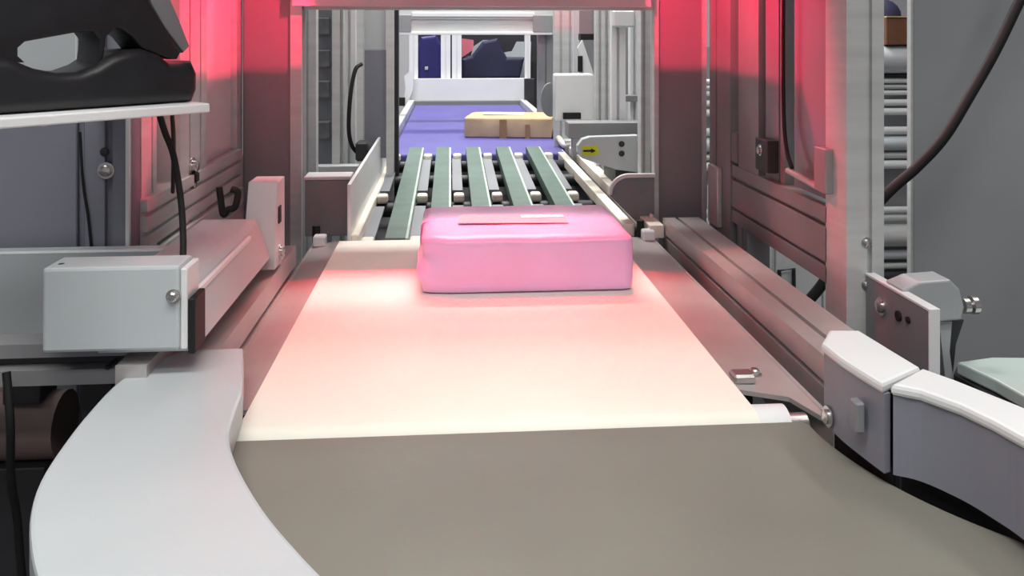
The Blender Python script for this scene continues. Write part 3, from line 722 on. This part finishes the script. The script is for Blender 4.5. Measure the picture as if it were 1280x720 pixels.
# ================================================================== RIGHT BACKGROUND
t = thing('grey_panel', 'tall plain grey steel panel filling the right edge', 'panel', (1.7, 2.3, 0))
gy_ = 2.0
B('stiffener', cab_gr, t, X(1141, gy_) + .15, X(1141, gy_) + .2, gy_ + .02, gy_ + .08, 0, 2.05); B('stiffener', cab_gr, t, X(1141, gy_) + .9, X(1141, gy_) + .95, gy_ + .02, gy_ + .08, 0, 2.05); B('folded_edge', alu, t, X(1139, gy_), X(1142, gy_), gy_ + .001, gy_ + .02, 0, 2.09, bev=.001)
B('sheet', cab_gr, t, X(1142, gy_), X(1141, gy_) + 1.2, gy_, gy_ + .02, 0, 2.09, bev=.002)
t = thing('slat_rack', 'white rack of horizontal rollers standing behind the right frame', 'rack', (1.5, 3.5, 0))
ry = 3.4
x0, x1 = X(862, ry), X(1160, ry)
rows_v = [(56, 92, white), (92, 97, dark), (98, 104, white_b), (106, 111, alu), (113, 119, white_b), (124, 132, white_b), (135, 144, white_b), (158, 168, white_b), (170, 188, white), (190, 198, alu), (200, 211, white_b), (258, 266, white_b), (268, 276, alu), (280, 308, alu), (312, 324, white), (328, 336, alu), (338, 352, dark)]
for v0, v1, m in rows_v:
    za, zb2 = Z(v1, ry, 1120), Z(v0, ry, 1120)
    xs = x0 if v0 > 95 else X(1095, ry)
    T('roller', m, t, [(xs, ry, (za + zb2) / 2), (x1, ry, (za + zb2) / 2)], (zb2 - za) / 2, 12, False)
B('back_board', alu_dk, t, x0, x1, ry + .07, ry + .09, 0, Z(58, ry, 1120))
B('end_frame', alu, t, x1, x1 + .03, ry - .04, ry + .09, 0, Z(56, ry, 1120)); B('end_frame', alu, t, x0 - .03, x0, ry - .04, ry + .09, 0, Z(97, ry, 1120))
t = thing('brown_carton', 'dark brown carton on top of the white roller rack', 'carton', (X(1124, ry), ry, Z(56, ry, 1120)))
B('body', carton_dk, t, X(1100, ry), X(1150, ry), ry - .05, ry + .15, Z(56, ry, 1120), Z(22, ry, 1120), bev=.003)
B('flap', brown, t, X(1100, ry), X(1150, ry), ry - .055, ry - .02, Z(22, ry, 1120), Z(20.5, ry, 1120), bev=0)
t = thing('dark_dome', 'dark rounded bundle on top of the brown carton', 'bundle', (X(1112, ry), ry + .1, Z(20, ry, 1120)))
bm = bmesh.new(); bmesh.ops.create_uvsphere(bm, u_segments=20, v_segments=10, radius=.075)
for v_ in bm.verts: v_.co = Vector((X(1112, ry) + v_.co.x, ry + .06 + v_.co.y, Z(20.5, ry, 1120) + max(0, v_.co.z) * 1.0))
obj('bundle', bm, navy, t, True)
# low white cabinet glimpsed under the side bar
t = thing('low_cabinet', 'white low cabinet with black handle glimpsed through the right frame', 'cabinet', (.98, 2.35, 0))
ly = 2.3
B('body', white_b, t, X(925, ly), X(1060, ly), ly, ly + .3, .2, .78)
B('door', white_b, t, X(938, ly), X(963, ly), ly - .012, ly - .001, .3, .76); B('door', white_b, t, X(968, ly), X(1024, ly), ly - .012, ly - .001, .3, .76); B('door', white_b, t, X(1027, ly), X(1058, ly), ly - .012, ly - .001, .3, .76)
T('handle', dark, t, [PY(976, 400, ly - .03), PY(974, 338, ly - .03), PY(992, 336, ly - .03), PY(993, 400, ly - .03)], .006, 8, False)
for xx in (X(930, ly), X(1050, ly)): B('foot', dark, t, xx - .02, xx + .02, ly + .02, ly + .28, 0, .2)
# right lower shelf with pale tray
t = thing('pale_tray', 'pale sage tray on a stand in front of the tall grey panel', 'tray', (1.0, 1.5, 0))
tz = .76
pts = [PZ(u, v, tz) for u, v in ((1197, 452), (1240, 446), (1330, 447), (1420, 500), (1290, 500), (1244, 474))]
PR('plate', mat('sage_white', (186, 200, 196), .4, 0, .03, 5), t, pts, (0, 0, -.02), .003)
PR('edge', dark, t, [PZ(u, v, tz - .022) for u, v in ((1196, 458), (1246, 480), (1292, 506), (1280, 512), (1230, 490), (1192, 468))], (0, 0, -.03))
pq = PZ(1290, 470, tz); B('stand', dark, t, pq.x - .03, pq.x + .03, pq.y - .03, pq.y + .03, 0, tz - .02)
# black cable
pth = [Vector((X(1345, 1.99), 1.99, 2.10)), PY(1325, -120, 1.85), PY(1300, -50, 1.77), PY(1275, 0, 1.75), PY(1245, 62, 1.74), PY(1212, 120, 1.73), PY(1180, 172, 1.72), PY(1145, 210, 1.72), PY(1108, 243, 1.72), PY(1060, 300, 1.72), PY(1030, 352, 1.72), PY(1004, 385, 1.72), PY(985, 420, 1.74), Vector((.85, 1.8, .3)), Vector((.85, 1.9, .006))]
tag(T('black_cable', rubber, None, pth, .0112, 12), 'thick black cable hanging across the front of the tall grey panel', 'cable')

# ================================================================== RED STROBE LAMPS OF THE SCANNER (unseen hoods added to cut the light into bands)
RED = (1.0, 0.02, 0.085)
t = thing('red_belt_lamp', 'red lamp bar with added light-cutting hood, out of view above the cream belt', 'lamp', (.06, 1.6, 1.42))
YC, ZL = 1.615, 1.48
B('added_cutoff_plate', dark, t, -.23, .365, YC + .003, YC + .006, ZL - .14, ZL + .05, bev=0)  # plate added to give the red a sharp far edge on the belt
B('top_plate', dark, t, -.42, .60, YC - .12, YC + .006, ZL + .05, ZL + .056, bev=0)
B('led_strip', red_led, t, -.21, .35, YC - .006, YC + .001, ZL + .012, ZL + .02, bev=0)
for k in range(12):
    xf = -.225 + k * .05
    B('added_louvre_fin', dark, t, xf, xf + .001, YC - .12, YC + .002, ZL - .13, ZL - .02, bev=0)  # fins added to keep the red off the rail housing
for xx in (-.40, .56): B('arm', dark, t, xx, xx + .02, YC - .02, GYF, ZL + .056, ZL + .075)
ld = bpy.data.lights.new('red_bar', 'AREA'); ld.shape = 'RECTANGLE'; ld.size = .56; ld.size_y = .002; ld.energy = 33; ld.color = (1.0, 0.004, 0.02); ld.spread = math.radians(132)
lo = bpy.data.objects.new('red_bar', ld); COL.objects.link(lo); lo.location = (.07, YC + .0005, ZL); lo.rotation_euler = (math.radians(21), 0, 0)

def side_lamp(name, label, lx, sx, wall_x, cedge, en):
    """spot in an added, unseen hood: the floor plate cuts the beam at z=1.17 on the side frame and on the column"""
    ly, lz, zc_ = 1.69, 1.47, 1.170
    t = thing(name, label, 'lamp', (lx, ly, lz - .1))
    k = .36
    zp = lz - k * (lz - zc_)
    xe = lx + (wall_x - lx) * k; ye = ly + (GYF - ly) * k
    xa, xb = sorted((lx - sx * .08, xe))
    B('added_hood_floor', dark, t, xa, xb, ly - .06, ye, zp - .003, zp, bev=0)
    B('added_hood_back', dark, t, lx - .03, lx + .03, ly - .064, ly - .06, zp - .003, lz + .06, bev=0)
    # added blocker so the beam stays off the tunnel opening but reaches the beam above it
    ky = .30
    yb = ly + (GYF - ly) * ky
    xc = lx + (cedge - lx) * ky
    zt_ = lz - (lz - (zb + .05)) * ky
    xa2, xb2 = sorted((lx - sx * .11, xc))
    B('added_hood_flap', dark, t, xa2, xb2, yb, yb + .002, zp - .003, zt_, bev=0)
    B('hanger', dark, t, lx - .01, lx + .01, ly - .064, ly - .044, lz + .06, 1.80)
    B('led', red_led, t, lx - .008, lx + .008, ly - .058, ly - .05, lz - .01, lz + .01, bev=0)
    ld = bpy.data.lights.new(name, 'SPOT'); ld.energy = en; ld.color = RED; ld.spot_size = math.radians(136); ld.spot_blend = .3; ld.shadow_soft_size = .006
    lo = bpy.data.objects.new(name, ld); COL.objects.link(lo); lo.location = (lx, ly, lz)
    d = Vector((wall_x + sx * .0, 1.86, 1.3)) - lo.location
    lo.rotation_euler = d.to_track_quat('-Z', 'Y').to_euler()
side_lamp('red_side_lamp', 'red lamp with added light-cutting hood facing the right side frame', .31, 1, RX, X(820, GYF), 27)
side_lamp('red_side_lamp', 'red lamp with added light-cutting hood facing the left side frame', -.15, -1, LX, X(378, GYF), 25)
